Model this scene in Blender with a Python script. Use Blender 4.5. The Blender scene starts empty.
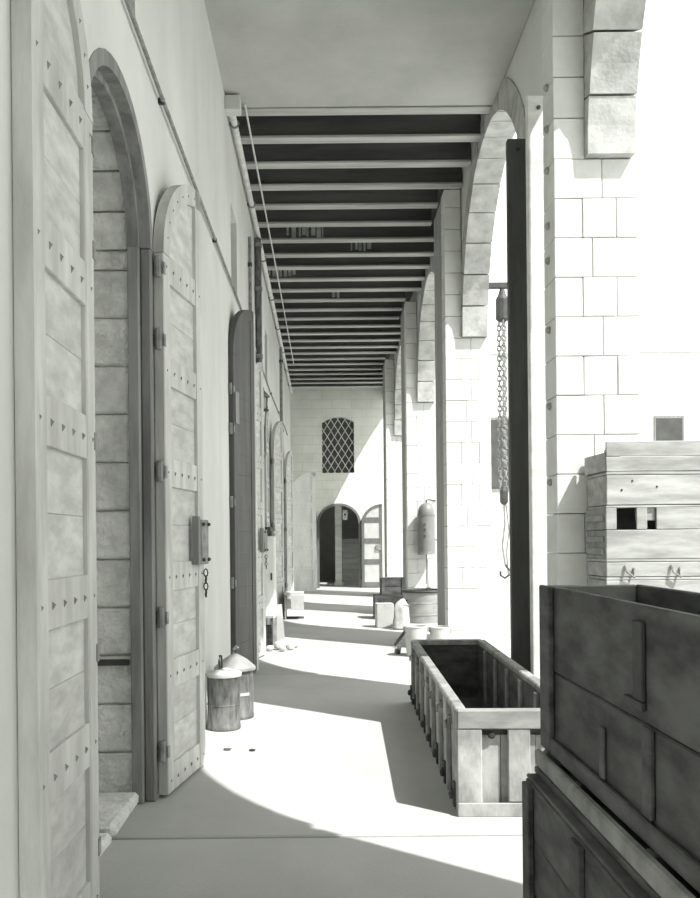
import bpy, bmesh, math, random
from mathutils import Vector, Matrix
R = math.radians
random.seed(11)
SC = bpy.context.scene
COL = SC.collection

# ------------------------------------------------------------------ camera, world, sun, exposure
cam_data = bpy.data.cameras.new('camera')
cam = bpy.data.objects.new('camera', cam_data)
COL.objects.link(cam)
cam.location = (0, 0, 1.5)
cam.rotation_euler = (R(90), R(0.55), 0)
cam_data.sensor_fit = 'HORIZONTAL'
cam_data.sensor_width = 36.0
cam_data.lens = 900 * 36.0 / 700
cam_data.shift_x = (350 - 323) / 700
cam_data.shift_y = (540 - 449) / 700
cam_data.clip_start = 0.05
cam_data.clip_end = 300
SC.camera = cam

world = bpy.data.worlds.new('world')
SC.world = world
world.use_nodes = True
bg = world.node_tree.nodes['Background']
bg.inputs[0].default_value = (0.93, 0.945, 0.91, 1)
bg.inputs[1].default_value = 1.9

sun_data = bpy.data.lights.new('sun', 'SUN')
sun_data.energy = 7.0
sun_data.angle = R(0.53)
sun_data.color = (1.0, 1.0, 0.975)
sun = bpy.data.objects.new('sun', sun_data)
COL.objects.link(sun)
sun.location = (12, -8, 20)
SUN_DIR = Vector((-0.31, 0.27, -0.57)).normalized()
sun.rotation_euler = SUN_DIR.to_track_quat('-Z', 'Y').to_euler()

SC.view_settings.view_transform = 'Standard'
SC.view_settings.look = 'None'
SC.view_settings.gamma = 1.0
SC.view_settings.use_curve_mapping = False
SC.view_settings.exposure = 0.15

# ------------------------------------------------------------------ materials
MATS = {}
def grey(v):
    return (v * 0.995, v * 1.005, v * 0.965, 1)

def mat(name, lo, hi, scale=(3, 3, 3), rough=0.85, bump=0.15, bscale=40, detail=6, metal=0.0, vary=0.0, ramp=(0.35, 0.65), bdist=0.01):
    m = bpy.data.materials.new(name)
    m.use_nodes = True
    nt = m.node_tree
    N, L = nt.nodes, nt.links
    b = N['Principled BSDF']
    b.inputs['Roughness'].default_value = rough
    b.inputs['Metallic'].default_value = metal
    geo = N.new('ShaderNodeNewGeometry')
    info = N.new('ShaderNodeObjectInfo')
    mp = N.new('ShaderNodeVectorMath'); mp.operation = 'MULTIPLY'
    mp.inputs[1].default_value = scale
    L.new(geo.outputs['Position'], mp.inputs[0])
    ad = N.new('ShaderNodeVectorMath'); ad.operation = 'ADD'
    mul = N.new('ShaderNodeMath'); mul.operation = 'MULTIPLY'; mul.inputs[1].default_value = 37.0 if vary else 0.0
    L.new(info.outputs['Random'], mul.inputs[0])
    L.new(mp.outputs[0], ad.inputs[0]); L.new(mul.outputs[0], ad.inputs[1])
    nz = N.new('ShaderNodeTexNoise'); nz.inputs['Scale'].default_value = 1.0
    nz.inputs['Detail'].default_value = detail; nz.inputs['Roughness'].default_value = 0.6
    L.new(ad.outputs[0], nz.inputs['Vector'])
    cr = N.new('ShaderNodeValToRGB')
    cr.color_ramp.elements[0].position = ramp[0]; cr.color_ramp.elements[0].color = grey(lo)
    cr.color_ramp.elements[1].position = ramp[1]; cr.color_ramp.elements[1].color = grey(hi)
    L.new(nz.outputs['Fac'], cr.inputs['Fac'])
    out = cr.outputs['Color']
    if vary:
        mr = N.new('ShaderNodeMapRange')
        mr.inputs['To Min'].default_value = 1 - vary; mr.inputs['To Max'].default_value = 1 + vary
        L.new(info.outputs['Random'], mr.inputs['Value'])
        vm = N.new('ShaderNodeVectorMath'); vm.operation = 'SCALE'
        L.new(out, vm.inputs[0]); L.new(mr.outputs[0], vm.inputs['Scale'])
        out = vm.outputs[0]
    L.new(out, b.inputs['Base Color'])
    if bump:
        n2 = N.new('ShaderNodeTexNoise'); n2.inputs['Scale'].default_value = bscale
        n2.inputs['Detail'].default_value = 5
        v2 = N.new('ShaderNodeVectorMath'); v2.operation = 'MULTIPLY'
        mx = max(scale); v2.inputs[1].default_value = tuple(s / mx for s in scale)
        L.new(geo.outputs['Position'], v2.inputs[0]); L.new(v2.outputs[0], n2.inputs['Vector'])
        bp = N.new('ShaderNodeBump'); bp.inputs['Strength'].default_value = bump; bp.inputs['Distance'].default_value = bdist
        L.new(n2.outputs['Fac'], bp.inputs['Height']); L.new(bp.outputs['Normal'], b.inputs['Normal'])
    MATS[name] = m
    return m

mat('plaster', 0.60, 0.73, (1.2, 1.2, 0.7), 0.9, 0.25, 25, ramp=(0.3, 0.7))
mat('stone', 0.64, 0.74, (4, 4, 4), 0.92, 0.25, 30, vary=0.03, bdist=0.008)
mat('rough_stone', 0.60, 0.84, (9, 9, 9), 0.95, 0.9, 28, vary=0.08, bdist=0.03)
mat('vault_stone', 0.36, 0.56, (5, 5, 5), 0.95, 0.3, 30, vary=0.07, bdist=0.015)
mat('concrete', 0.39, 0.46, (1.3, 0.9, 1.3), 0.85, 0.2, 60, vary=0.02)
mat('yard', 0.36, 0.46, (0.6, 0.6, 0.6), 0.95, 0.2, 15)
mat('fog_panel', 0.40, 0.48, (1.5, 1.5, 1.5), 0.9, 0.2, 30)
mat('beam', 0.07, 0.13, (0.6, 6, 6), 0.8, 0.3, 30, vary=0.15)
mat('flange', 0.34, 0.52, (0.8, 9, 9), 0.8, 0.3, 30, vary=0.10)
mat('dark_paint_shade', 0.06, 0.10, (8, 8, 1.0), 0.6, 0.2, 30)  # door leaf's dark paint; on the rear post it stands in for shade
mat('deck', 0.08, 0.12, (3, 3, 3), 0.9, 0.2, 20)
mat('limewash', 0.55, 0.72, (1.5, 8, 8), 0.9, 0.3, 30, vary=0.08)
mat('door_paint', 0.43, 0.60, (10, 10, 2.0), 0.75, 0.25, 40, vary=0.06)
mat('door_board', 0.44, 0.62, (5, 5, 14), 0.75, 0.3, 30, vary=0.07)
mat('frame_wood', 0.15, 0.27, (10, 10, 1.2), 0.8, 0.4, 30, vary=0.08)
mat('post_wood', 0.30, 0.40, (9, 9, 0.8), 0.8, 0.35, 30, vary=0.05)
mat('crate_wood', 0.20, 0.42, (7, 7, 4), 0.8, 0.35, 30, vary=0.14)
mat('crate_grey', 0.20, 0.34, (3, 8, 8), 0.8, 0.35, 30, vary=0.12)
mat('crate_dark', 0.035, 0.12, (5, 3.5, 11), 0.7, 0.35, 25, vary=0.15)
mat('pine', 0.25, 0.42, (3, 8, 14), 0.8, 0.25, 30, vary=0.10)
mat('iron', 0.03, 0.06, (12, 12, 12), 0.6, 0.2, 50, metal=0.2)
mat('rust', 0.16, 0.30, (14, 14, 14), 0.7, 0.3, 50)
mat('galvanised', 0.04, 0.22, (22, 22, 7), 0.55, 0.2, 40, metal=0.15, ramp=(0.3, 0.7))
mat('tub_metal', 0.24, 0.32, (5, 5, 9), 0.5, 0.1, 30, metal=0.1)
mat('tin', 0.30, 0.40, (9, 9, 9), 0.45, 0.1, 30, metal=0.4)
mat('white', 0.46, 0.54, (5, 5, 5), 0.6, 0.1, 30)
mat('enamel', 0.16, 0.20, (5, 5, 5), 0.45, 0.05, 30)
mat('cloth', 0.42, 0.58, (9, 9, 9), 0.95, 0.4, 60)
mat('leaf_white', 0.70, 0.80, (5, 5, 2), 0.7, 0.15, 30)
mat('grey_paint', 0.11, 0.16, (6, 6, 2), 0.7, 0.15, 30)
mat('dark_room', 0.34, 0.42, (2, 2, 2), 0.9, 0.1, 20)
mat('pane', 0.05, 0.08, (2, 2, 2), 0.3, 0.0, 20)
mat('shutter', 0.18, 0.24, (9, 9, 1), 0.8, 0.2, 30)
mat('rivet', 0.20, 0.28, (9, 9, 9), 0.6, 0.0, 30)

# end wall: coursed ashlar too far away to pick apart, done in the material
def course_mat(name):
    m = mat(name, 0.68, 0.78, (1.5, 1.5, 1.5), 0.92, 0.0, 30)
    nt = m.node_tree; N, L = nt.nodes, nt.links
    b = N['Principled BSDF']
    geo = N.new('ShaderNodeNewGeometry')
    sp = N.new('ShaderNodeSeparateXYZ'); cb = N.new('ShaderNodeCombineXYZ')
    L.new(geo.outputs['Position'], sp.inputs[0])
    L.new(sp.outputs['X'], cb.inputs['X']); L.new(sp.outputs['Z'], cb.inputs['Y'])
    br = N.new('ShaderNodeTexBrick')
    br.inputs['Scale'].default_value = 1.0
    br.inputs['Mortar Size'].default_value = 0.012
    br.inputs['Brick Width'].default_value = 0.62
    br.inputs['Row Height'].default_value = 0.28
    br.inputs['Color1'].default_value = grey(0.98); br.inputs['Color2'].default_value = grey(0.93)
    br.inputs['Mortar'].default_value = grey(0.85)
    L.new(cb.outputs[0], br.inputs['Vector'])
    old = b.inputs['Base Color'].links[0].from_socket
    mx = N.new('ShaderNodeVectorMath'); mx.operation = 'MULTIPLY'
    L.new(old, mx.inputs[0]); L.new(br.outputs['Color'], mx.inputs[1])
    L.new(mx.outputs[0], b.inputs['Base Color'])
    bp = N.new('ShaderNodeBump'); bp.inputs['Strength'].default_value = 0.3; bp.inputs['Distance'].default_value = 0.01
    bp.invert = True
    L.new(br.outputs['Fac'], bp.inputs['Height']); L.new(bp.outputs['Normal'], b.inputs['Normal'])
course_mat('ashlar')

# ------------------------------------------------------------------ mesh helpers
class MB:
    def __init__(s):
        s.v = []; s.f = []
    def add(s, vs, fs):
        o = len(s.v); s.v += [tuple(v) for v in vs]; s.f += [tuple(i + o for i in f) for f in fs]; return s
    def hexa(s, p):
        # p: 8 points, bottom ring 0-3 (ccw from above), top ring 4-7
        return s.add(p, [(3, 2, 1, 0), (4, 5, 6, 7), (0, 1, 5, 4), (1, 2, 6, 5), (2, 3, 7, 6), (3, 0, 4, 7)])
    def box(s, x0, x1, y0, y1, z0, z1):
        return s.hexa([(x0, y0, z0), (x1, y0, z0), (x1, y1, z0), (x0, y1, z0), (x0, y0, z1), (x1, y0, z1), (x1, y1, z1), (x0, y1, z1)])
    def cbox(s, x0, x1, y0, y1, z0, z1, c=0.006, jit=0.0):
        # chamfered box, 24 verts, 44 triangles
        c = min(c, (x1 - x0) * .3, (y1 - y0) * .3, (z1 - z0) * .3)
        bm = bmesh.new()
        vs = [bm.verts.new(p) for p in [(x0, y0, z0), (x1, y0, z0), (x1, y1, z0), (x0, y1, z0), (x0, y0, z1), (x1, y0, z1), (x1, y1, z1), (x0, y1, z1)]]
        if jit:
            for v in vs:
                v.co += Vector((random.uniform(-jit, jit), random.uniform(-jit, jit), random.uniform(-jit, jit)))
        for f in [(3, 2, 1, 0), (4, 5, 6, 7), (0, 1, 5, 4), (1, 2, 6, 5), (2, 3, 7, 6), (3, 0, 4, 7)]:
            bm.faces.new([vs[i] for i in f])
        bmesh.ops.bevel(bm, geom=bm.edges[:], offset=c, segments=1, affect='EDGES')
        bm.verts.index_update()
        s.add([v.co[:] for v in bm.verts], [[v.index for v in f.verts] for f in bm.faces])
        bm.free(); return s
    def lathe(s, prof, cx=0, cy=0, cz=0, n=24, close=True):
        vs, fs = [], []
        for (r, z) in prof:
            for i in range(n):
                a = 2 * math.pi * i / n
                vs.append((cx + r * math.cos(a), cy + r * math.sin(a), cz + z))
        for k in range(len(prof) - 1):
            for i in range(n):
                j = (i + 1) % n
                fs.append((k * n + i, k * n + j, (k + 1) * n + j, (k + 1) * n + i))
        if close:
            fs.append(tuple(reversed(range(n))))
            fs.append(tuple((len(prof) - 1) * n + i for i in range(n)))
        return s.add(vs, fs)
    def tube(s, pts, r, n=8, close=False):
        pts = [Vector(p) for p in pts]
        vs, fs = [], []
        m = len(pts)
        for k, p in enumerate(pts):
            if close:
                d = pts[(k + 1) % m] - pts[k - 1]
            else:
                d = pts[min(k + 1, m - 1)] - pts[max(k - 1, 0)]
            d.normalize()
            up = Vector((0, 0, 1)) if abs(d.z) < .95 else Vector((1, 0, 0))
            a = d.cross(up).normalized(); b = a.cross(d).normalized()
            for i in range(n):
                t = 2 * math.pi * i / n
                vs.append(p + a * r * math.cos(t) + b * r * math.sin(t))
        for k in range(m if close else m - 1):
            q = (k + 1) % m
            for i in range(n):
                j = (i + 1) % n
                fs.append((k * n + i, q * n + i, q * n + j, k * n + j))
        if not close:
            fs.append(tuple(range(n))); fs.append(tuple(reversed([(m - 1) * n + i for i in range(n)])))
        return s.add(vs, fs)
    def bar(s, a, b, w, t, up=(0, 0, 1)):
        # rectangular bar from a to b, w across, t along 'up'
        a = Vector(a); b = Vector(b); d = (b - a).normalized(); up = Vector(up)
        x = d.cross(up).normalized() * (w / 2); u = x.cross(d).normalized() * (t / 2)
        return s.hexa([a - x - u, a + x - u, b + x - u, b - x - u, a - x + u, a + x + u, b + x + u, b - x + u])
    def blob(s, cx, cy, cz, rx, ry, rz, jit=.15, sub=2):
        bm = bmesh.new(); bmesh.ops.create_icosphere(bm, subdivisions=sub, radius=1)
        for v in bm.verts:
            k = 1 + random.uniform(-jit, jit)
            v.co = Vector((cx + v.co.x * rx * k, cy + v.co.y * ry * k, max(cz + v.co.z * rz * k, cz - rz)))
        bm.verts.index_update()
        s.add([v.co[:] for v in bm.verts], [[v.index for v in f.verts] for f in bm.faces]); bm.free(); return s
    def mesh(s, name, m, smooth=False, weld=False):
        v, f = s.v, s.f
        if weld:
            key = {}; idx = []; nv = []
            for p in v:
                k = tuple(round(c, 5) for c in p)
                if k not in key:
                    key[k] = len(nv); nv.append(p)
                idx.append(key[k])
            cnt = {}; nf = []
            for fc in f:
                g = tuple(idx[i] for i in fc); st = frozenset(g)
                if len(st) < 3: continue
                cnt[st] = cnt.get(st, 0) + 1; nf.append((g, st))
            v = nv; f = []
            for g, st in nf:
                if cnt[st] == 1:
                    h = []
                    for i in g:
                        if i not in h: h.append(i)
                    f.append(h)
        me = bpy.data.meshes.new(name)
        me.from_pydata(v, [], f); me.update()
        bm = bmesh.new(); bm.from_mesh(me); bmesh.ops.recalc_face_normals(bm, faces=bm.faces); bm.to_mesh(me); bm.free()
        if smooth:
            for p in me.polygons: p.use_smooth = True
            try: me.set_sharp_from_angle(angle=R(40))
            except Exception: pass
        me.materials.append(MATS[m])
        return me
    def build(s, name, m, parent=None, smooth=False, weld=False, loc=(0, 0, 0), rz=0):
        return link(name, s.mesh(name, m, smooth, weld), parent, loc, rz)

def link(name, me, parent=None, loc=(0, 0, 0), rz=0):
    o = bpy.data.objects.new(name, me); COL.objects.link(o)
    o.location = loc; o.rotation_euler = (0, 0, rz)
    if parent: o.parent = parent
    return o
def tag(o, label=None, cat=None, group=None, kind=None):
    if label: o['label'] = label
    if cat: o['category'] = cat
    if group: o['group'] = group
    if kind: o['kind'] = kind
    return o
def thing(name, label, cat, loc=(0, 0, 0), rz=0, group=None, kind=None):
    o = bpy.data.objects.new(name, None); COL.objects.link(o)
    o.empty_display_size = 0.1
    o.location = loc; o.rotation_euler = (0, 0, rz)
    return tag(o, label, cat, group, kind)
def B(name, m, parent, *a, c=0.004, jit=0.0):
    return MB().cbox(*a, c=c, jit=jit).build(name, m, parent)

# ------------------------------------------------------------------ layout numbers (metres)
XL = -0.98            # gallery face of the store wall
XI = 1.65             # gallery face of the pilasters
XA, XO = 1.88, 2.25   # arcade wall between the pilasters
Y0, Y1 = -8.0, 28.1   # gallery ends
ZC = 6.15             # underside of beams
SPR = 4.17            # springing of the arcade arches
BAY, PIER0, PLEN = 5.63, 6.35, 1.72
DSPR, DRISE, DHALF = 3.19, 0.64, 0.775
DOORS = [4.475 + 5.75 * k for k in range(-2, 4)]

# ------------------------------------------------------------------ ground and floor
ground = MB().box(-40, 70, -40, 90, -0.4, -0.03).build('ground', 'yard')
tag(ground, 'pale sunlit yard ground outside the arcade', 'ground', kind='structure')
floor = MB().box(-1.6, 3.0, Y0, 28.2, -0.16, -0.07).build('floor', 'concrete')
tag(floor, 'pale concrete gallery floor with cross joints', 'floor', kind='structure')
cuts = [Y0, -6.7, -1.07, 4.56, 10.1, 15.7, 21.3, 28.2]
for a, b in zip(cuts[:-1], cuts[1:]):
    MB().cbox(-1.6, 3.0, a + .02, b - .02, -0.07, 0.0, c=.008).build('floor_slab', 'concrete', floor)

# ------------------------------------------------------------------ left (store) wall
def arch_z(y, c, half, spr, rise):
    t = (y - c) / half
    return spr + rise * math.sqrt(max(0, 1 - t * t))
def slices(mb, x0, x1, ys, lo, hi):
    for a, b in zip(ys[:-1], ys[1:]):
        la, lb, ha, hb = lo(a), lo(b), hi(a), hi(b)
        mb.hexa([(x0, a, la), (x1, a, la), (x1, b, lb), (x0, b, lb), (x0, a, ha), (x1, a, ha), (x1, b, hb), (x0, b, hb)])
ZT = 6.75
wl = MB()
WX0 = -1.6
prev = Y0
for c in DOORS[2:]:
    a, b = c - DHALF, c + DHALF
    if prev < a:
        wl.box(WX0, XL, max(prev, Y0), a, 0, 4.28); wl.box(WX0, XL, max(prev, Y0), a, 4.28, 5.23); wl.box(WX0, XL, max(prev, Y0), a, 5.23, ZT)
    ys = [c - DHALF * math.cos(math.pi * i / 20) for i in range(21)]
    ys = sorted(set([round(y, 6) for y in ys] + [round(c - .35, 6), round(c + .35, 6)]))
    slices(wl, WX0, XL, ys, lambda y: arch_z(y, c, DHALF, DSPR, DRISE), lambda y: 4.28)
    for p, q in zip(ys[:-1], ys[1:]):
        if q <= c - .349 or p >= c + .349:
            wl.box(WX0, XL, p, q, 4.28, 5.23)
        wl.box(WX0, XL, p, q, 5.23, ZT)
    prev = b
wl.box(WX0, XL, prev, 28.2, 0, 4.28); wl.box(WX0, XL, prev, 28.2, 4.28, 5.23); wl.box(WX0, XL, prev, 28.2, 5.23, ZT)
wall_left = wl.build('wall_left', 'plaster', weld=True)
tag(wall_left, 'long pale plastered store wall with arched doorways', 'wall', kind='structure')

# stores behind the doorways; unseen opening added at the back to light the reveal
st = MB()
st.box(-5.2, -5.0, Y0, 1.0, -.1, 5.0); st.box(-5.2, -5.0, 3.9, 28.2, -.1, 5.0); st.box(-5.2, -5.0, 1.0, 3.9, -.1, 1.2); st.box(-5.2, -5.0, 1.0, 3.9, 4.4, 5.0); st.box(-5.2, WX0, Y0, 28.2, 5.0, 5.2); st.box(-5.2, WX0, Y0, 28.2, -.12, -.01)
st.box(-5.2, WX0, Y0 - .2, Y0, -.1, 5.2); st.box(-5.2, WX0, 28.2, 28.4, -.1, 5.2)
tag(st.build('wall_store_back', 'plaster'), 'dim store rooms behind the arched doorways, with an added opening for light', 'wall', kind='structure')

# dressed stones of the doorway reveal that the open door shows
rev = DOORS[2] + DHALF
n = 0; z = 0.0
while z < DSPR - .05:
    h = 0.28 if z < 3 else DSPR - z
    MB().cbox(-1.585, XL - .125, rev - .035 - random.uniform(0, .012), rev + .02, z + .004, z + h - .004, c=.012, jit=.004).build('stone', 'rough_stone', wall_left)
    z += h; n += 1
# dressed stones round the arch of the near doorway
for i in range(9):
    t0, t1 = math.pi * i / 9, math.pi * (i + 1) / 9
    cc = DOORS[2]; pts = []
    for k, X in enumerate((-1.585, XL - .125)):
        for (t, e) in ((t0 + .01, 0), (t1 - .01, 0), (t1 - .01, .04), (t0 + .01, .04)):
            pts.append((X, cc - (DHALF - .04 + e) * math.cos(t), DSPR + (DRISE - .04 + e) * math.sin(t)))
    MB().hexa(pts).build('stone', 'rough_stone', wall_left)

# upper slit windows over the doors
for i, c in enumerate(DOORS):
    if i < 2: continue
    w = thing('window_%d' % (i + 1), 'narrow shuttered window high on the store wall above doorway %s' % ['behind the viewer', 'beside the viewer', 'one', 'two', 'three', 'four'][i], 'window', (XL - .1, c, 4.28), kind='structure')
    for k in range(4):
        B('board', 'shutter', w, -.03, .0, -.35 + .175 * k + .002, -.35 + .175 * (k + 1) - .002, .03, .93)
    B('sill', 'plaster', w, -.06, .095, -.35, .35, 0, .03)
    w['label'] = ['boarded window high over the doorway behind the camera', 'boarded window high over the doorway before the first open door',
                  'boarded window above the nearest arched doorway', 'tall narrow boarded window above the second doorway, over the dark door leaf',
                  'boarded slit window above the third doorway, past the lantern', 'boarded slit window above the last doorway'][i]

# ------------------------------------------------------------------ door frames and leaves
def door_frame(idx, c, label):
    t = thing('trim_%d' % idx, label, 'door frame', (XL, c, 0), kind='structure')
    d0, d1, w1, w2 = -.125, -.005, .045, .02
    for s in (-1, 1):
        ya, yb = sorted((s * (DHALF - .11), s * DHALF))
        B('jamb', 'frame_wood', t, -.125, -.06, ya, yb, 0, DSPR, c=.006)
        ya, yb = sorted((s * (DHALF - .07), s * DHALF))
        B('jamb', 'frame_wood', t, -.06, .004, ya, yb, 0, DSPR, c=.01)
    for (x0, x1, th) in ((-.125, -.06, .11), (-.06, .004, .07)):
        m = MB(); n = 20
        for i in range(n):
            p = []
            a, b = math.pi * i / n, math.pi * (i + 1) / n
            for X in (x0, x1):
                for (q, e) in ((a, th), (b, th), (b, 0), (a, 0)):
                    p.append((X, -(DHALF - e) * math.cos(q), DSPR + (DRISE - e) * math.sin(q)))
            m.hexa(p)
        m.build('arch_rim', 'frame_wood', t, weld=True)
    return t
FL = ['dark arched timber frame of a doorway behind the camera', 'dark arched timber frame before the first open door leaf',
      'dark weathered arched timber frame of the nearest doorway, beside bare stone reveal',
      'arched timber frame of the second doorway, around the dark door leaf',
      'arched timber frame of the third doorway, beyond the wall lantern', 'arched timber frame of the last doorway before the end wall']
for i, c in enumerate(DOORS):
    if i < 2: continue
    door_frame(i + 1, c, FL[i])

def leaf_top(u, w, spr, rise):
    return spr + rise * math.sqrt(max(0, 1 - (1 - u / w) ** 2))
def door_leaf(idx, label, hinge, toward, plain=False, w=0.765, spr=3.17, rise=.62, lock=True, side=1, mats=('door_paint', 'door_board'), rows=None, rivets=True, fine=True):
    """leaf in its own frame: x from hinge to free edge, y thickness, z up"""
    ang = math.atan2(toward[1] - hinge[1], toward[0] - hinge[0])
    t = thing('door_%d' % idx, label, 'door', (hinge[0], hinge[1], 0.02), ang, kind='structure')
    rows = rows or [.075, .69, 1.27, 1.89, 2.49, 3.10]
    T = .032; SW = .12; RW = .085
    top = lambda u: leaf_top(u, w, spr, rise)
    fm, bm_ = mats
    # stiles
    B('stile', fm, t, 0, SW, -T, T, 0, spr, c=.006)
    m = MB()
    us = [w - SW, w - SW * .5, w]
    for a, b in zip(us[:-1], us[1:]):
        m.hexa([(a, -T, 0), (b, -T, 0), (b, T, 0), (a, T, 0), (a, -T, top(a)), (b, -T, top(b)), (b, T, top(b)), (a, T, top(a))])
    m.build('stile', fm, t, weld=True)
    # curved head
    m = MB(); nn = 14
    for i in range(nn):
        a, b = math.pi / 2 * i / nn, math.pi / 2 * (i + 1) / nn
        p = []
        for Y in (-T, T):
            for (q, e) in ((a, SW), (b, SW), (b, 0), (a, 0)):
                p.append((w - (w - e) * math.cos(q), Y, spr + (rise - e) * math.sin(q)))
        m.hexa(p)
    m.build('arch_rim', fm, t, weld=True)
    if plain:
        B('astragal', 'door_paint', t, w - .012, w + .035, -T - .012, T + .012, 0, spr + rise - .01, c=.006)
        for z, hh in ((2.72, .34),):
            B('name_plate', 'enamel', t, .03, .16, -T - .012, -T, z, z + hh, c=.003)
            B('name_plate', 'enamel', t, .03, .16, T, T + .012, z, z + hh, c=.003)
    # rails
    for k, z in enumerate(rows):
        z0, z1 = z - RW, z + RW
        if k == 0: z0 = 0.0
        B('rail', fm, t, SW, w - SW, -T + .004, T - .004, z0, z1, c=.003)
    # boards of each panel
    inner = lambda u: spr + (rise - SW * .8) * math.sqrt(max(0, 1 - ((w - u) / (w - SW * .8)) ** 2))
    BT = .026 if plain else .010
    for k in range(len(rows)):
        z0 = rows[k] + RW - .01
        if k + 1 < len(rows):
            z1 = rows[k + 1] - RW + .01
            nb = 2
            for q in range(nb):
                za = z0 + (z1 - z0) * q / nb; zb = z0 + (z1 - z0) * (q + 1) / nb
                MB().cbox(SW - .01, w - SW + .01, -BT, BT, za + .0006, zb - .0006, c=.0018).build('board', bm_, t)
        else:
            m = MB(); us = [SW - .01 + (w - 2 * SW + .02) * i / 10 for i in range(11)]
            for a, b in zip(us[:-1], us[1:]):
                m.hexa([(a, -BT, z0), (b, -BT, z0), (b, BT, z0), (a, BT, z0), (a, -BT, max(z0 + .01, inner(a))), (b, -BT, max(z0 + .01, inner(b))), (b, BT, max(z0 + .01, inner(b))), (a, BT, max(z0 + .01, inner(a)))])
            m.build('board', bm_, t, weld=True)
    # clenched nails in rows along the rails and round the head
    if rivets:
        m = MB()
        def nail(x, z):
            for s in (-1, 1):
                y = s * (T - .003)
                m.add([(x - .009, y, z - .002), (x + .008, y, z + .010), (x + .003, y, z - .020), (x, y + s * .010, z)], [(0, 1, 3), (1, 2, 3), (2, 0, 3)])
        for z in rows:
            for i in range(6):
                nail(.05 + (w - .1) * i / 5, z)
        for i in range(1, 8):
            q = math.pi / 2 * i / 8
            nail(w - (w - SW * .55) * math.cos(q), spr + (rise - SW * .55) * math.sin(q))
        tag(m.build('nails', 'rivet', t), kind='stuff')
    # strap hinges on the hanging edge
    for z in (.2, .98, 1.83, 2.6, 3.02) if fine else (.3, 1.7, 2.9):
        h = MB().lathe([(.018, 0), (.022, .01), (.022, .11), (.018, .12)], -.014, 0, z, 8)
        h.box(-.012, .022, -T - .004, -T + .002, z + .02, z + .09); h.box(-.012, .022, T - .002, T + .004, z + .02, z + .09)
        h.build('hinge', 'rust', t)
    if lock:
        y = side * (T + .022)
        lk = B('lock', 'rust', t, w - .19, w - .03, y - .022, y + .012, 1.33, 1.62, c=.006)
        for (lx, lz) in ((w - .17, 1.36), (w - .05, 1.36), (w - .17, 1.59), (w - .05, 1.59)):
            MB().lathe([(.012, 0), (.012, .014), (.006, .02)], 0, 0, 0, 8).build('bolt', 'iron', lk).matrix_local = Matrix.Translation((lx, y + side * .02, lz)) @ Matrix.Rotation(-side * R(90), 4, 'X')
        B('hasp_plate', 'frame_wood', t, w - .26, w - .215, y - .022, y + .022, 1.33, 1.64, c=.004)
        m = MB()
        for k in range(4):
            zc = 1.27 - k * .045
            m.tube([(w - .03 + .014 * math.cos(a) * (k % 2), y + .014 * math.cos(a) * ((k + 1) % 2), zc + .026 * math.sin(a)) for a in [math.pi * 2 * i / 8 for i in range(8)]], .005, 5, close=True)
        m.build('chain', 'iron', t)
    return t
door_leaf(1, 'pale nail-studded door leaf cut by the photo edge, folded back against the wall', (-0.945, DOORS[2] - DHALF - .07), (-0.945, 2.8), lock=False)
door_leaf(2, 'tall pale panelled door leaf with arched head, nail rows and box lock', (-0.945, DOORS[2] + DHALF + .0), (-0.83, 5.99), side=-1)
door_leaf(3, 'dark shaded door leaf standing ajar behind the two metal drums', (-0.955, DOORS[3] - DHALF + .01), (-0.80, 10.19), side=1, lock=False, spr=3.45, mats=('dark_paint_shade', 'dark_paint_shade'), plain=True, rivets=False)
door_leaf(4, 'panelled door leaf with a lock, folded back just past the dark ajar leaf', (-0.93, DOORS[3] + DHALF), (-0.79, 11.75), side=-1)
door_leaf(5, 'door leaf closed in the third doorway, mostly hidden behind the wall lantern pipe', (-0.98, DOORS[4] - DHALF + .06), (-0.98, 16.0), lock=False, fine=False)
door_leaf(6, 'narrow-looking arched door leaf folded back at the third doorway, past the white cupboard', (-0.93, DOORS[4] + DHALF), (-0.79, 17.5), lock=False, fine=False)
door_leaf(7, 'door leaf closed in the last doorway of the store wall', (-0.98, DOORS[5] - DHALF + .06), (-0.98, 21.8), lock=False, fine=False)
door_leaf(8, 'arched door leaf folded back at the last doorway, thin sliver before the end wall', (-0.93, DOORS[5] + DHALF), (-0.79, 23.25), lock=False, fine=False)
door_leaf(9, 'pale arched door leaf standing out square in front of the end wall', (-0.93, 25.9), (-0.22, 26.15), lock=False, fine=False, spr=2.85, rise=.6, mats=('leaf_white', 'leaf_white'), rows=[.075, .69, 1.27, 1.89, 2.49, 2.85])

# threshold stone of the near doorway
ts = MB().cbox(-1.45, -1.06, 4.52, 5.12, 0, .085, c=.02, jit=.008).build('threshold_stone', 'rough_stone')
tag(ts, 'low worn threshold stone at the foot of the nearest doorway', 'step')
ts2 = MB().cbox(-1.4, -1.07, 4.2, 4.48, 0, .06, c=.02, jit=.01).build('stone_block', 'rough_stone')
tag(ts2, 'small broken stone block beside the cut-off door leaf', 'stone')
ib = MB().cbox(-1.5, -1.12, rev - .085, rev - .062, .79, .825, c=.004).build('iron_bar', 'iron')
tag(ib, 'dark iron bar set across the stone reveal of the nearest doorway', 'bar')
hk = MB().tube([(-1.13, 5.10, 3.78), (-1.2, 4.98, 3.80), (-1.27, 4.9, 3.80), (-1.29, 4.88, 3.76), (-1.27, 4.87, 3.72)], .012, 6).build('iron_hook', 'rust')
hk.location.z = -.12
tag(hk, 'iron door hook under the arch of the nearest doorway', 'hook')

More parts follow.
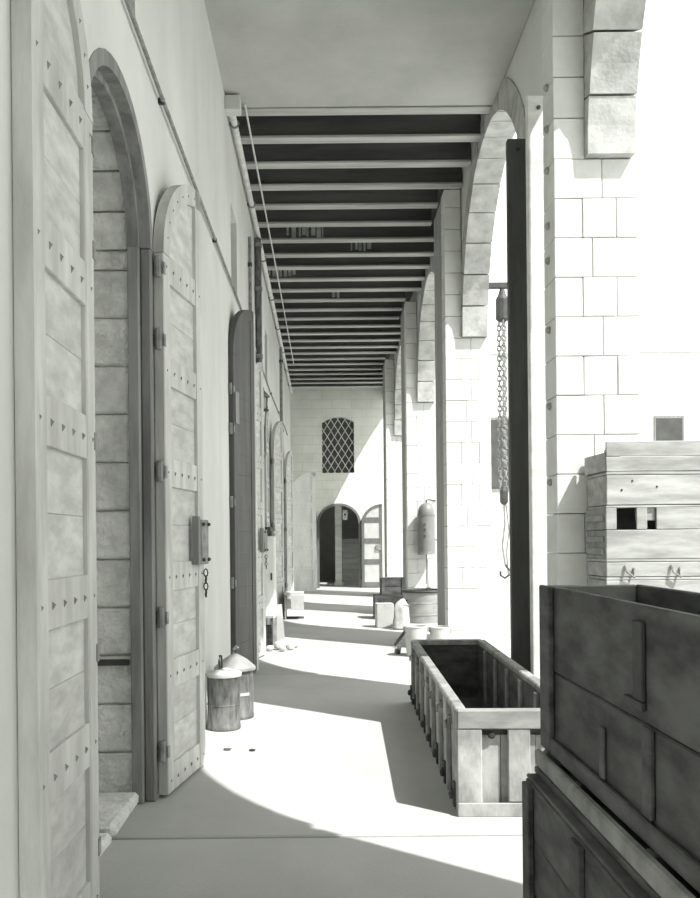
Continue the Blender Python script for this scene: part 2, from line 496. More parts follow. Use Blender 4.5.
# ------------------------------------------------------------------ arcade (right side)
PL = {2: 1.98}
def plen(k): return PL.get(k, PLEN)
piers = [PIER0 + BAY * k for k in range(-3, 4)] + [PIER0 + BAY * 4]
SLOT = 5.75
FACING = []
wr = MB()
for k, p in enumerate(piers):
    if p > 28: continue
    e = min(p + plen(k), 28.1)
    core0 = p + .31
    cx0 = XA if k == 3 else XI + .012
    if k == 3:
        wr.box(XA, XO - .012, core0, p + .458, 0, SLOT); wr.box(XA + .012, XO - .012, 7.30, e, 0, SPR)
    else:
        wr.box(XA, XO - .012, core0, e, 0, SPR)
        FACING.append((XI + .012, XA - .002, core0 + .02, p + 1.17))
    wr.box(XA + .01, XO - .012, p + .012, core0, 0, SPR)
# spandrels
def ext(y):
    best = SPR
    for k in range(len(piers) - 1):
        a, b = piers[k] + plen(k), piers[k + 1]
        c, h = (a + b) / 2, (b - a) / 2 - .08 + .30
        if abs(y - c) < h:
            best = max(best, SPR + (1.90 + .28) * math.sqrt(1 - ((y - c) / h) ** 2))
    if 6.812 < y < 7.295: best = max(best, SLOT)
    return min(best, 6.7)
ys = []
for k in range(len(piers) - 1):
    a, b = piers[k] + plen(k), piers[k + 1]
    c, h = (a + b) / 2, (b - a) / 2 - .08 + .30
    ys += [c - h * math.cos(math.pi * i / 28) for i in range(29)]
ys = sorted(y for y in set(round(y, 5) for y in ys) if Y0 < y < 28.2)
ys = sorted([Y0] + ys + [28.2, 6.808, 6.814, 7.294, 7.30])
slices(wr, XA + .006, XO - .006, ys, ext, lambda y: 6.75)
wall_right = wr.build('wall_right', 'plaster', weld=True)
tag(wall_right, 'pale stone arcade of round arches open to the yard', 'wall', kind='structure')
for (a, b, c, d) in FACING:
    n3 = (d - c) / 3
    for q in range(3):
        MB().cbox(a, b, c + n3 * q + .002, c + n3 * (q + 1) - .002, 0, ZC, c=.006).build('timber_facing', 'post_wood', wall_right)
STONES = {}
def stone(w, d, h):
    k = (round(w, 3), round(d, 3), round(h, 3), random.randrange(2))
    if k not in STONES:
        STONES[k] = MB().cbox(0, w, 0, d, 0, h, c=.005, jit=.001).mesh('stone', 'stone')
    return STONES[k]
CH = SPR / 15
for k, p in enumerate(piers):
    if k < 2 or p > 28: continue
    for r in range(15):
        z = r * CH
        xs = [XI, XI + .34, XO] if r % 2 == 0 else [XI, XI + .20, XI + .44, XO]
        if (r + k) % 5 == 0: xs = [XI, XI + .27, XO]
        for a, b in zip(xs[:-1], xs[1:]):
            d = .30
            link('stone', stone(b - a - .005, d, CH - .005), wall_right, (a + .003, p - random.uniform(0, .006), z + .003))
    # pilaster stones above the springing
    zc = SPR
    while zc < ZC - .02:
        h = min(.29, ZC - zc)
        link('stone', stone(XA - XI - .01, .30, h - .007), wall_right, (XI + .003, p - random.uniform(0, .004), zc + .003))
        zc += .29
    # voussoirs of the arch springing from this pier toward the next
for k in range(2, len(piers) - 1):
    a, b = piers[k] + plen(k), piers[k + 1]
    c, h = (a + b) / 2, (b - a) / 2 - .08
    nv = 15
    for i in range(nv):
        t0, t1 = math.pi * i / nv + .004, math.pi * (i + 1) / nv - .004
        if c - h * math.cos(t1) > 28.05: continue
        x0, x1 = XA - random.uniform(.004, .014), 2.205
        m = MB(); p = []
        tm = (t0 + t1) / 2
        jj = random.uniform(-.006, .006)
        for (s0, s1) in ((t0, tm), (tm, t1)):
            q = []
            for X in (x0, x1):
                for (t, e) in ((s0, jj), (s1, jj), (s1, .30), (s0, .30)):
                    q.append((X, c - (h + e) * math.cos(t), SPR + (1.90 + e) * math.sin(t)))
            m.hexa(q)
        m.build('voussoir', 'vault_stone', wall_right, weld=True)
# studs down the shaded side of the near pier
for z in (1.9, 2.45, 3.0, 3.5, 3.75, 4.15, 4.45, 4.75):
    MB().lathe([(.028, 0), (.026, .014), (.012, .026)], 0, 0, 0, 10).build('bolt', 'tin', wall_right).matrix_local = Matrix.Translation((XI, PIER0 + .15, z)) @ Matrix.Rotation(R(-90), 4, 'Y')

# timber posts beside the near pier
def post(y, label, mt):
    t = thing('timber_post', label, 'post', (XI + .126, y, 0))
    B('shaft', mt, t, -.09, .085, 0, .08, 0, 5.08, c=.006)
    MB().lathe([(.018, 0), (.018, .01), (.008, .02)], 0, 0, 0, 8).build('bolt', 'iron', t).matrix_local = Matrix.Translation((.0, 0, 4.98)) @ Matrix.Rotation(R(90), 4, 'X')
    B('foot_plate', 'iron', t, -.092, .087, -.004, .084, .0, .12, c=.002)
    return t
p1 = post(7.28, 'tall sunlit timber post right against the near stone pier', 'limewash')  # sunlight put into the pale colour; same kind of post as the next
p2 = post(8.06, 'tall dark shaded timber post behind the sunlit one', 'dark_paint_shade')  # shade put into the dark colour of this matching post

# ------------------------------------------------------------------ ceiling
ce = MB().box(-1.6, XO, Y0, 28.2, 6.53, 6.85)
ceiling = ce.build('ceiling', 'deck')
tag(ceiling, 'dark boarded ceiling carried on close cross beams', 'ceiling', kind='structure')
MB().box(XL, XA, Y0, 9.68, ZC + .01, 6.53).build('fog_panel', 'fog_panel', ceiling)  # flat panel added in place of beams, fog put into its grey
BM = {}
y = 9.70
while y < 27.9:
    xr = XA
    for p in piers:
        if p - .16 < y < p + PLEN: xr = XI
    if xr not in BM:
        BM[xr] = (MB().cbox(XL, xr, .055, .105, .035, .33, c=.006).mesh('beam', 'beam'), MB().cbox(XL, xr, 0, .16, 0, .034, c=.006).mesh('flange', 'flange'))
    bo = link('beam', BM[xr][0], ceiling, (0, y, ZC + random.uniform(-.006, .006)))
    link('flange', BM[xr][1], bo)
    for (yy, x0, x1) in ((13.9, -.52, .06), (14.6, .50, .86), (16.0, -.92, -.42), (17.4, .22, .40)):
        if abs(yy - y) < .353:
            x = x0
            while x < x1 - .03:
                ww = random.uniform(.02, .07)
                MB().box(x, x + ww, .050, .0545, random.uniform(.05, .1), random.uniform(.2, .3)).build('limewash_streak', 'flange', bo)
                x += ww + random.uniform(.005, .05)
    y += .706

# ------------------------------------------------------------------ end wall with doorway and lattice window
EC, EH, ESPR, ERISE = 0.50, 0.685, 2.02, 0.62
WC, WH, WZ0, WZ1, WR = 0.50, 0.50, 3.59, 5.18, .16
we = MB()
we.box(-1.6, EC - EH, 28.1, 28.6, 0, WZ0); we.box(EC + EH, XO, 28.1, 28.6, 0, WZ0)
xs = sorted(set([round(EC - EH * math.cos(math.pi * i / 24), 6) for i in range(25)]))
for a, b in zip(xs[:-1], xs[1:]):
    za, zb = arch_z(a, EC, EH, ESPR, ERISE), arch_z(b, EC, EH, ESPR, ERISE)
    we.hexa([(a, 28.1, za), (b, 28.1, zb), (b, 28.6, zb), (a, 28.6, za), (a, 28.1, WZ0), (b, 28.1, WZ0), (b, 28.6, WZ0), (a, 28.6, WZ0)])
we.box(-1.6, WC - WH, 28.1, 28.6, WZ0, 6.75); we.box(WC + WH, XO, 28.1, 28.6, WZ0, 6.75)
xs = [WC - WH + 2 * WH * i / 12 for i in range(13)]
wtop = lambda x: WZ1 + WR * (1 - ((x - WC) / WH) ** 2)
for a, b in zip(xs[:-1], xs[1:]):
    we.hexa([(a, 28.1, wtop(a)), (b, 28.1, wtop(b)), (b, 28.6, wtop(b)), (a, 28.6, wtop(a)), (a, 28.1, 6.75), (b, 28.1, 6.75), (b, 28.6, 6.75), (a, 28.6, 6.75)])
wall_end = we.build('wall_end', 'ashlar')
tag(wall_end, 'pale coursed stone end wall with arched doorway and lattice window', 'wall', kind='structure')
tag(MB().box(-1.6, XO, Y0 - .3, Y0, 0, 6.75).build('wall_back', 'plaster'), 'plain wall closing the gallery behind the camera', 'wall', kind='structure')

lw = thing('window_7', 'dark arched window with diamond lattice bars high in the end wall', 'window', (WC, 28.2, WZ0), kind='structure')
m = MB()
for a, b in zip(xs[:-1], xs[1:]):
    m.hexa([(a - WC, .12, 0), (b - WC, .12, 0), (b - WC, .15, 0), (a - WC, .15, 0), (a - WC, .12, wtop(a) - WZ0), (b - WC, .12, wtop(b) - WZ0), (b - WC, .15, wtop(b) - WZ0), (a - WC, .15, wtop(a) - WZ0)])
m.build('pane', 'pane', lw, weld=True)
sl = 1.62
for s in (-1, 1):
    c0 = -3.0
    while c0 < 4.5:
        pts = []
        for i in range(201):
            x = -WH + 2 * WH * i / 200
            z = c0 + s * sl * x
            if 0 <= z <= wtop(x + WC) - WZ0: pts.append((x, z))
        if len(pts) > 6:
            MB().bar((pts[0][0], -.02 + s * .008, pts[0][1]), (pts[-1][0], -.02 + s * .008, pts[-1][1]), .021, .014, up=(0, 1, 0)).build('lattice_bar', 'limewash', lw)
        c0 += .36
# end doorway frame, leaves, lobby
ef = thing('trim_7', 'dark arched timber frame of the end wall doorway', 'door frame', (EC, 28.1, 0), kind='structure')
for s in (-1, 1):
    a, b = sorted((s * (EH - .07), s * EH)); B('jamb', 'grey_paint', ef, a, b, -.03, .12, 0, ESPR)
m = MB()
for i in range(18):
    a, b = math.pi * i / 18, math.pi * (i + 1) / 18; p = []
    for Y in (-.03, .12):
        for (q, e) in ((a, .07), (b, .07), (b, 0), (a, 0)):
            p.append((-(EH - e) * math.cos(q), Y, ESPR + (ERISE - e) * math.sin(q)))
    m.hexa(p)
m.build('arch_rim', 'grey_paint', ef, weld=True)

def small_leaf(idx, label, hinge, ang, flip):
    w, spr, rise = .64, 1.98, .60
    t = thing('door_%d' % idx, label, 'door', (hinge[0], hinge[1], .02), ang, kind='structure')
    T = .028; S = .085
    top = lambda u: spr + rise * math.sqrt(max(0, 1 - (1 - u / w) ** 2))
    B('stile', 'grey_paint', t, 0, S, -T, T, 0, spr)
    m = MB()
    for a, b in ((w - S, w - S / 2), (w - S / 2, w)):
        m.hexa([(a, -T, 0), (b, -T, 0), (b, T, 0), (a, T, 0), (a, -T, top(a)), (b, -T, top(b)), (b, T, top(b)), (a, T, top(a))])
    m.build('stile', 'grey_paint', t, weld=True)
    m = MB()
    for i in range(12):
        a, b = math.pi / 2 * i / 12, math.pi / 2 * (i + 1) / 12; p = []
        for Y in (-T, T):
            for (q, e) in ((a, S), (b, S), (b, 0), (a, 0)):
                p.append((w - (w - e) * math.cos(q), Y, spr + (rise - e) * math.sin(q)))
        m.hexa(p)
    m.build('arch_rim', 'grey_paint', t, weld=True)
    zs = [0.09, .80, 1.45, 2.10]
    for k, z in enumerate(zs): B('rail', 'grey_paint', t, S, w - S, -T + .002, T - .002, max(0, z - .09), z + .07)
    for k in range(4):
        z0 = zs[k] + .06; z1 = zs[k + 1] - .08 if k < 3 else 2.16
        if k < 3:
            B('panel', 'white', t, S - .01, w - S + .01, -.012, .012, z0, z1)
        else:
            m = MB(); us = [S + (w - 2 * S) * i / 8 for i in range(9)]
            tt = lambda u: max(z0 + .01, spr + (rise - S) * math.sqrt(max(0, 1 - ((w - u) / (w - S)) ** 2)))
            for a, b in zip(us[:-1], us[1:]):
                m.hexa([(a, -.012, z0), (b, -.012, z0), (b, .012, z0), (a, .012, z0), (a, -.012, tt(a)), (b, -.012, tt(b)), (b, .012, tt(b)), (a, .012, tt(a))])
            m.build('panel', 'white', t, weld=True)
    B('lock', 'rust', t, w - .2, w - .04, -T - .03, -T + .002, 1.15, 1.32)
    for z in (.25, 1.2, 1.95):
        MB().lathe([(.022, 0), (.022, .12)], -.012, 0, z, 8).build('hinge', 'iron', t)
    return t
small_leaf(10, 'end doorway leaf folded open to the sunlit side, dark rails and white panels', (EC + EH + .02, 28.02), R(-4), 1)
small_leaf(11, 'end doorway leaf seen edge on beside the pale arched leaf', (EC - EH - .02, 28.02), R(-98), 1)
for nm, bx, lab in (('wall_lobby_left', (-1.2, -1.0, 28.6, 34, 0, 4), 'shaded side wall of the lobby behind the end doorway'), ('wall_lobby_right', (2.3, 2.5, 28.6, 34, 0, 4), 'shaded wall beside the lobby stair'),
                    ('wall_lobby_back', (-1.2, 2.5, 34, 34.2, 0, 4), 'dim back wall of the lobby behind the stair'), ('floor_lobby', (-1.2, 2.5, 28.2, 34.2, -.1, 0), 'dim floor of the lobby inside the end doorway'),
                    ('ceiling_lobby', (-1.2, 2.5, 29.9, 34.0, 4, 4.2), 'low ceiling of the lobby, unseen gap added inside the end wall for daylight')):  # front gap is added so sky light reaches the pillar and floor
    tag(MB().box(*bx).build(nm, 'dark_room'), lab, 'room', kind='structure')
stair = thing('staircase', 'dim stone stair rising inside the end doorway', 'stairs', (1.22, 30.2, 0))
for k in range(9):
    B('step', 'limewash', stair, -.55, .9, .27 * k, .27 * k + .36, .17 * k, .17 * (k + 1), c=.01)
lp = thing('lobby_pillar', 'pale square pillar just inside the end doorway', 'pillar', (.505, 29.4, 0))
B('shaft', 'limewash', lp, -.11, .11, -.11, .11, .12, 3.9); B('plinth', 'limewash', lp, -.14, .14, -.14, .14, 0, .12)
hs = thing('hanging_notice', 'small white notice card hanging under the arch of the end doorway', 'sign', (.70, 28.32, 2.13))
B('card', 'white', hs, -.075, .075, -.008, .008, 0, .30); MB().tube([(0, 0, .30), (0, 0, .44)], .006, 5).build('cord', 'iron', hs)
B('mark', 'iron', hs, -.03, .03, -.012, -.006, .13, .20)

# ------------------------------------------------------------------ pipes, wires, wall fittings
pipe = thing('ceiling_pipe', 'long pale pipe running along the store wall under the beams', 'pipe', (XL + .06, 9.5, 6.04))
MB().tube([(0, 0, 0), (0, 6, 0), (0, 12, 0), (0, 18.2, 0)], .035, 10).build('tube', 'limewash', pipe, smooth=True)
for k in range(8):
    yy = .3 + 2.35 * k
    b_ = MB().box(-.06, .0, yy - .02, yy + .02, -.012, .012); b_.tube([(.045 * math.cos(a), yy, .045 * math.sin(a)) for a in [math.pi * 2 * i / 10 for i in range(10)]], .012, 5, close=True)
    b_.build('bracket', 'rust', pipe)
B('end_block', 'plaster', pipe, -.06, .1, -.14, .02, -.05, .1)
cable = thing('wall_cable', 'dark cable stretched along the plastered wall above the doors', 'cable', (XL + .02, 3.0, 4.22))
MB().tube([(0, 0, 0), (.01, 2.5, -.03), (.0, 8, .08), (.0, 14, .06), (.0, 20, .20), (0, 22, .2)], .013, 6).build('strand', 'rust', cable)
for yy, zz in ((2.5, -.03), (5.2, .02), (8, .08), (11, .07), (14, .06), (17, .13)):
    B('clip', 'iron', cable, -.02, .02, yy - .012, yy + .012, zz - .02, zz + .02)
wire = MB().tube([(-.785, 9.55, 6.13), (-.76, 14, 6.13), (-.74, 18, 6.12), (-.72, 23.5, 6.10)], .011, 5).build('ceiling_wire', 'limewash')
tag(wire, 'thin pale wire strung below the ceiling beams near the store wall', 'wire')
dp = thing('downpipe', 'grey downpipe on the store wall between the second and third doorways', 'pipe', (XL + .055, 13.35, 0))
MB().tube([(0, 0, 3.75), (0, 0, 5.98)], .05, 12).build('tube', 'galvanised', dp, smooth=True)
for z in (4.2, 5.2, 5.85):
    MB().lathe([(.062, 0), (.062, .06)], 0, 0, z, 12).build('collar', 'rust', dp)
dp2 = thing('downpipe', 'slim pipe on the store wall just above the second door leaves', 'pipe', (XL + .03, 12.15, 0))
MB().tube([(0, 0, 1.5), (0, 0, 5.6)], .022, 8).build('tube', 'rust', dp2)
for z in (2.4, 3.9, 5.2): MB().lathe([(.03, 0), (.03, .05)], 0, 0, z, 8).build('collar', 'iron', dp2)
dp3 = thing('downpipe', 'dark slim pipe on the store wall near the end wall', 'pipe', (XL + .05, 20.75, 0))
MB().tube([(0, 0, .05), (0, 0, 5.95)], .035, 8).build('tube', 'rust', dp3)
for z in (.8, 2.4, 4.0, 5.6): MB().lathe([(.045, 0), (.045, .06)], 0, 0, z, 8).build('collar', 'iron', dp3)
ln = thing('wall_lantern', 'small caged lantern on a wall bracket above the fuse box', 'lamp', (XL + .13, 13.2, 3.40))
MB().lathe([(.03, .0), (.075, .0), (.075, .02), (.06, .03)], 0, 0, 0, 8).build('base', 'iron', ln)
MB().lathe([(.05, .03), (.06, .1), (.05, .19)], 0, 0, 0, 10).build('glass', 'white', ln, smooth=True)
for i in range(4):
    a = R(45 + 90 * i); MB().tube([(.07 * math.cos(a), .07 * math.sin(a), .0), (.07 * math.cos(a), .07 * math.sin(a), .2)], .007, 5).build('cage_bar', 'iron', ln)
MB().lathe([(.09, .2), (.085, .225), (.03, .28), (.012, .30)], 0, 0, 0, 10).build('cap', 'rust', ln)
MB().tube([(0, 0, .30), (0, 0, .34), (-.12, 0, .36)], .012, 6).build('bracket', 'iron', ln)
fb = thing('fuse_box', 'grey fuse box on the store wall under the lantern', 'box', (XL + .006, 13.3, 2.78))
B('body', 'enamel', fb, 0, .13, -.12, .12, 0, .42); B('lid', 'enamel', fb, .13, .15, -.11, .11, .02, .40)
MB().tube([(.06, 0, 0), (.06, 0, -2.7)], .03, 8).build('conduit', 'galvanised', fb)
MB().lathe([(.05, 0), (.06, -.06), (.02, -.09)], .07, -.02, 0, 8).build('gland', 'iron', fb)

# ------------------------------------------------------------------ crates
def plank_crate(name, label, cat, loc, rz, sx, sy, sz, mt, planks=2, battens=2, lid=True, group=None, bt=.018, bw=.06, skip_front=None, top_planks=3, endbat=False):
    """crate standing on loc, its near-left bottom corner at the origin; front at y=0"""
    t = thing(name, label, cat, loc, rz, group)
    th = .02
    hz = sz / planks
    for k in range(planks):
        z0, z1 = hz * k + .003, hz * (k + 1) - .003
        if not (skip_front and k == skip_front):
            B('plank', mt, t, 0, sx, 0, th, z0, z1, jit=.0015)
        B('plank', mt, t, 0, sx, sy - th, sy, z0, z1, jit=.0015)
        B('plank', mt, t, 0, th, th + .001, sy - th - .001, z0, z1, jit=.001)
        B('plank', mt, t, sx - th, sx, th + .001, sy - th - .001, z0, z1, jit=.001)
    B('bottom', mt, t, th + .001, sx - th - .001, th + .001, sy - th - .001, .004, .02)
    if lid:
        for k in range(top_planks):
            B('lid_plank', mt, t, 0, sx, sy * k / top_planks + .002, sy * (k + 1) / top_planks - .002, sz, sz + .018, jit=.001)
    for k in range(battens):
        x = .01 + (sx - bw - .02) * k / max(1, battens - 1)
        if endbat:
            B('batten', mt, t, x, x + bw, -bt, -.0005, .004, sz - .004)
    return t

# long open crate in the middle
CX, CY = .713, 4.86
LW, LL, LH = .67, 3.45, .575
lc = thing('long_crate', 'long open wooden crate with battened sides standing on the gallery floor', 'crate', (CX, CY, 0), -math.atan2(.087, 3.45))
th = .025
for k in range(3):
    z0, z1 = .04 + k * .165, .04 + (k + 1) * .165 - .004
    B('side_plank', 'crate_wood', lc, .03, .03 + th, .03, LL - .03, z0, z1, jit=.002)
    B('side_plank', 'crate_wood', lc, LW - .03 - th, LW - .03, .03, LL - .03, z0, z1, jit=.002)
    B('end_plank', 'crate_wood', lc, .03 + th + .001, LW - .03 - th - .001, LL - .03 - th, LL - .03, z0, z1, jit=.002)
for (a, b) in ((.056, .24), (.243, .43), (.433, .613)):
    B('end_plank', 'crate_wood', lc, a, b, .046, .055, .04, .43, jit=.002)
for k in range(4):
    B('floor_plank', 'crate_wood', lc, .056 + .14 * k, .056 + .14 * (k + 1) - .003, .06, LL - .06, .03, .05)
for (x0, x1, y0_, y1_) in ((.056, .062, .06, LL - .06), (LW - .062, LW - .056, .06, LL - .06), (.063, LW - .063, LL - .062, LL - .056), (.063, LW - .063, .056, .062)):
    B('shade_lining', 'crate_dark', lc, x0, x1, y0_, y1_, .052, .53, c=.001)  # dark sheets stand in for the shade inside the crate
B('shade_lining', 'crate_dark', lc, .063, LW - .063, .063, LL - .063, .0505, .056, c=.001)
# near end dressing
B('corner_stile', 'crate_wood', lc, .0, .135, 0, .028, .0, .47, c=.006)
B('corner_stile', 'crate_wood', lc, LW - .135, LW, 0, .028, .0, .47, c=.006)
B('centre_batten', 'crate_wood', lc, LW / 2 - .06, LW / 2 + .06, .002, .028, .075, .47, c=.005)
B('top_rail', 'crate_grey', lc, 0, LW, -.004, .055, .47, LH, c=.008)
B('bottom_rail', 'crate_wood', lc, .0, LW, -.014, -.001, .0, .075, c=.006)
B('top_rail', 'crate_wood', lc, 0.02, LW - .02, LL - .05, LL, .47, LH, c=.008)
for x in (.19, .49):
    MB().lathe([(.022, 0), (.022, .012), (.01, .02)], 0, 0, 0, 8).build('bolt', 'iron', lc).matrix_local = Matrix.Translation((x, .03, .435)) @ Matrix.Rotation(R(90), 4, 'X')
for s in (0, 1):
    x0, x1 = (-.004, .062) if s == 0 else (LW - .062, LW + .004)
    B('top_rail', 'crate_wood', lc, x0, x1, .056, LL - .051, .535, LH, c=.008, jit=.003)
    for k in range(8):
        yy = .02 + (LL - .16) * k / 7
        xx = (0, .029) if s == 0 else (LW - .029, LW)
        B('side_batten', 'crate_wood', lc, xx[0], xx[1], yy + .03, yy + .13, .0, .534, c=.005, jit=.002)
        lug = MB().box(-.012 if s == 0 else LW, .0 if s == 0 else LW + .012, yy + .05, yy + .11, .03, .16)
        lug.lathe([(.014, 0), (.02, .03), (.008, .05)], -.018 if s == 0 else LW + .018, yy + .08, .07, 8)
        lug.build('lug', 'iron', lc)
        if s == 0 and k < 7:
            cl = MB().box(-.02, .0, yy + .19, yy + .25, .46, .5); cl.tube([(-.02, yy + .22, .48), (-.035, yy + .22, .47), (-.035, yy + .22, .43)], .008, 6)
            cl.build('cleat', 'rust', lc)
for k in range(6):
    yy = .25 + k * .52
    B('inner_batten', 'crate_grey', lc, LW - .085, LW - .0625, yy, yy + .07, .05, .53)
# packing bits lying in it
tag(MB().bar((1.12, 5.75, .075), (1.2, 6.2, .19), .09, .03).build('wood_offcut', 'pine'), 'short pale wood offcut leaning inside the long open crate', 'wood')
tag(MB().blob(1.0, 6.3, .096, .12, .22, .035, .1).build('packing_straw', 'cloth'), 'flattened heap of packing straw in the long open crate', 'straw')

# near dark crates, lower then tray then upper
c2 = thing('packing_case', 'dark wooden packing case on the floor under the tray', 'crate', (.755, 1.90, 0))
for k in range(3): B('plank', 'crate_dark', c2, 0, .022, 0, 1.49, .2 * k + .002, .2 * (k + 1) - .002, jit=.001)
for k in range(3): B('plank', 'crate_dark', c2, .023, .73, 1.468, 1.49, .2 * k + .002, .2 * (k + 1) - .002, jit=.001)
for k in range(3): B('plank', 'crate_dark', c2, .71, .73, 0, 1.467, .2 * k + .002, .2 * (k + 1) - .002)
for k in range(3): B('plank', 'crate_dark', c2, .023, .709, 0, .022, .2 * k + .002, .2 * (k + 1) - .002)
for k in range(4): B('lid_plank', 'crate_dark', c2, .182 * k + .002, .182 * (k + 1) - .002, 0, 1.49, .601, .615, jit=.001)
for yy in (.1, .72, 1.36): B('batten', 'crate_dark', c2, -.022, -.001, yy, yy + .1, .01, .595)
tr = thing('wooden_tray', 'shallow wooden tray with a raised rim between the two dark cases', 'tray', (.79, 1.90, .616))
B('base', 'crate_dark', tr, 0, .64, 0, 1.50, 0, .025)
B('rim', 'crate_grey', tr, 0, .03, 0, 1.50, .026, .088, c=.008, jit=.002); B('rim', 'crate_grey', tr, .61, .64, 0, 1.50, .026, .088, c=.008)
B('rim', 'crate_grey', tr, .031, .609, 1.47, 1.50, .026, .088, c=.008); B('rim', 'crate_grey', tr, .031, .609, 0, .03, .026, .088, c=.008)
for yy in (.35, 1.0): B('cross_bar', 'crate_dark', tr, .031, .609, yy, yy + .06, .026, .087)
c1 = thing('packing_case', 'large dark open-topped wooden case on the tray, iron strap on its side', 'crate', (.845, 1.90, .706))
UH, UL, UW = .615, 1.54, .37
for k, (z0, z1) in enumerate(((0, .3), (.3, UH))):
    B('plank', 'crate_dark', c1, 0, .025, 0, UL, z0 + .002, z1 - .002, c=.005, jit=.001)
    B('plank', 'crate_grey', c1, .026, UW - .026, UL - .025, UL, z0 + .002, z1 - .002, c=.005)
    B('plank', 'crate_dark', c1, UW - .025, UW, 0, UL, z0 + .002, z1 - .002)
    B('plank', 'crate_dark', c1, .026, UW - .026, 0, .025, z0 + .002, z1 - .002)
B('bottom', 'crate_dark', c1, .026, UW - .026, .026, UL - .026, .004, .022)
B('corner_post', 'crate_dark', c1, -.022, -.001, UL - .14, UL, .0, UH, c=.005)
B('skirting', 'crate_dark', c1, -.02, -.001, 0, UL - .145, .0, .06, c=.005)
B('batten', 'crate_dark', c1, -.016, -.001, .40, .46, .065, .3, c=.004)
B('batten', 'crate_dark', c1, -.012, -.001, .80, .84, .065, .22, c=.004)
sp = B('strap', 'iron', c1, -.014, -.001, .46, .53, .36, .57, c=.003); B('strap_foot', 'iron', sp, -.016, -.001, .46, .60, .335, .359, c=.003)
# stack against the near pier
XS, YS, SXW, SYW = 1.85, 5.88, .72, .44
def stack_crate(z, h, label, mt='pine', **k):
    return plank_crate('wooden_crate', label, 'crate', (XS + k.pop('dx', 0), YS + k.pop('dy', 0), z), k.pop('rz', 0), SXW, SYW, h, mt, group='crates stacked against the near pier', **k)
stack_crate(0, .60, 'lowest crate of the stack by the near pier, hidden behind the dark cases', 'crate_grey')
stack_crate(.619, .60, 'shaded crate second from the ground in the stack by the near pier', 'pine', battens=3)
c4 = stack_crate(1.238, .10, 'flat pale crate with rope handles low in the sunlit stack', planks=1)
for x in (.12, .42):
    MB().tube([(x, -.005, .075), (x + .01, -.03, .03), (x + .05, -.03, .0), (x + .06, -.005, .06)], .009, 6).build('rope_handle', 'rust', c4)
c3 = thing('wooden_crate', 'pale crate with a square hole in its front, mid stack', 'crate', (XS, YS, 1.357), 0, 'crates stacked against the near pier')
H3 = .335
B('plank', 'pine', c3, 0, SXW, 0, .02, .0, .19, jit=.001)
B('plank', 'pine', c3, 0, .07, 0, .02, .193, H3); B('plank', 'pine', c3, .20, .27, 0, .02, .193, H3); B('plank', 'pine', c3, .33, SXW, 0, .02, .193, H3)
B('plank', 'pine', c3, .201, .33, .021, .035, .25, H3)
for k in range(2):
    z0, z1 = (0, .19) if k == 0 else (.193, H3)
    B('plank', 'crate_grey', c3, 0, .02, .021, SYW - .021, z0, z1, jit=.001); B('plank', 'pine', c3, SXW - .02, SXW, .021, SYW - .021, z0, z1)
    B('plank', 'pine', c3, 0, SXW, SYW - .02, SYW, z0, z1)
B('lid', 'pine', c3, 0, SXW, 0, SYW, H3, H3 + .014)
for z in (.05, .13, .27):
    B('batten', 'crate_grey', c3, -.018, -.001, .04, .4, z - .02, z + .02)
c2b = stack_crate(1.708, .20, 'pale solid-fronted crate second from the top of the stack', planks=1, dx=.005)
for (x, z) in ((.1, .1), (.17, .16), (.33, .12)):
    MB().lathe([(.008, 0), (.004, .006)], 0, 0, 0, 6).build('nail', 'iron', c2b).matrix_local = Matrix.Translation((x, -.0, z)) @ Matrix.Rotation(R(90), 4, 'X')
c1b = thing('wooden_crate', 'broken open crate on top of the stack, one side board hanging', 'crate', (XS + .005, YS, 1.928), 0, 'crates stacked against the near pier')
for k in range(2):
    B('plank', 'pine', c1b, 0.0, SXW, 0, .02, .1 * k + .002, .1 * (k + 1) - .002, jit=.002)
    B('plank', 'pine', c1b, 0, SXW, SYW - .02, SYW, .1 * k + .002, .1 * (k + 1) - .06 * k - .002, jit=.002)
    B('plank', 'pine', c1b, SXW - .02, SXW, .021, SYW - .021, .1 * k, .1 * (k + 1) - .002)
MB().bar((.012, .03, .069), (-.012, SYW - .03, .067), .02, .12).build('loose_board', 'pine', c1b)
B('plank', 'pine', c1b, .03, .045, .021, SYW - .021, .0, .12)  # unseen plank added to block a sliver of sun under the loose board
MB().blob(.06, .06, .14, .05, .04, .06, .25).build('rope_knot', 'cloth', c1b)

# ------------------------------------------------------------------ chain hoist in the arch beyond the posts
ch = thing('chain_hoist', 'chain hoist with looped chains hanging outside the arch, seen past the dark post', 'hoist', (2.60, 12.9, 0))
B('jib', 'iron', ch, -.335, .12, -.04, .04, 5.08, 5.16)
B('jib_plate', 'iron', ch, -.345, -.336, -.09, .09, 4.98, 5.26)
MB().lathe([(.05, 4.60), (.095, 4.64), (.095, 4.92), (.06, 4.98), (.03, 5.079)], 0, 0, 0, 12).build('block', 'iron', ch)
def chain(x, y, z0, z1, name):
    m = MB(); z = z1; k = 0
    while z > z0:
        a = [math.pi * 2 * i / 8 for i in range(8)]
        if k % 2: m.tube([(x + .026 * math.cos(t), y, z + .05 * math.sin(t)) for t in a], .011, 4, close=True)
        else: m.tube([(x, y + .026 * math.cos(t), z + .05 * math.sin(t)) for t in a], .011, 4, close=True)
        z -= .072; k += 1
    return m.build(name, 'rust', ch)
chain(-.05, 0, 2.25, 4.58, 'chain'); chain(.03, .01, 2.15, 4.58, 'chain'); chain(.0, -.05, 2.5, 4.58, 'chain')
MB().lathe([(.03, 1.98), (.06, 2.02), (.06, 2.18), (.03, 2.24)], 0, 0, 0, 10).build('hook_block', 'iron', ch)
MB().tube([(0, 0, 1.98), (0.01, 0, 1.7), (-.03, 0, 1.4), (.01, 0, 1.12)], .016, 6).build('shank', 'rust', ch)
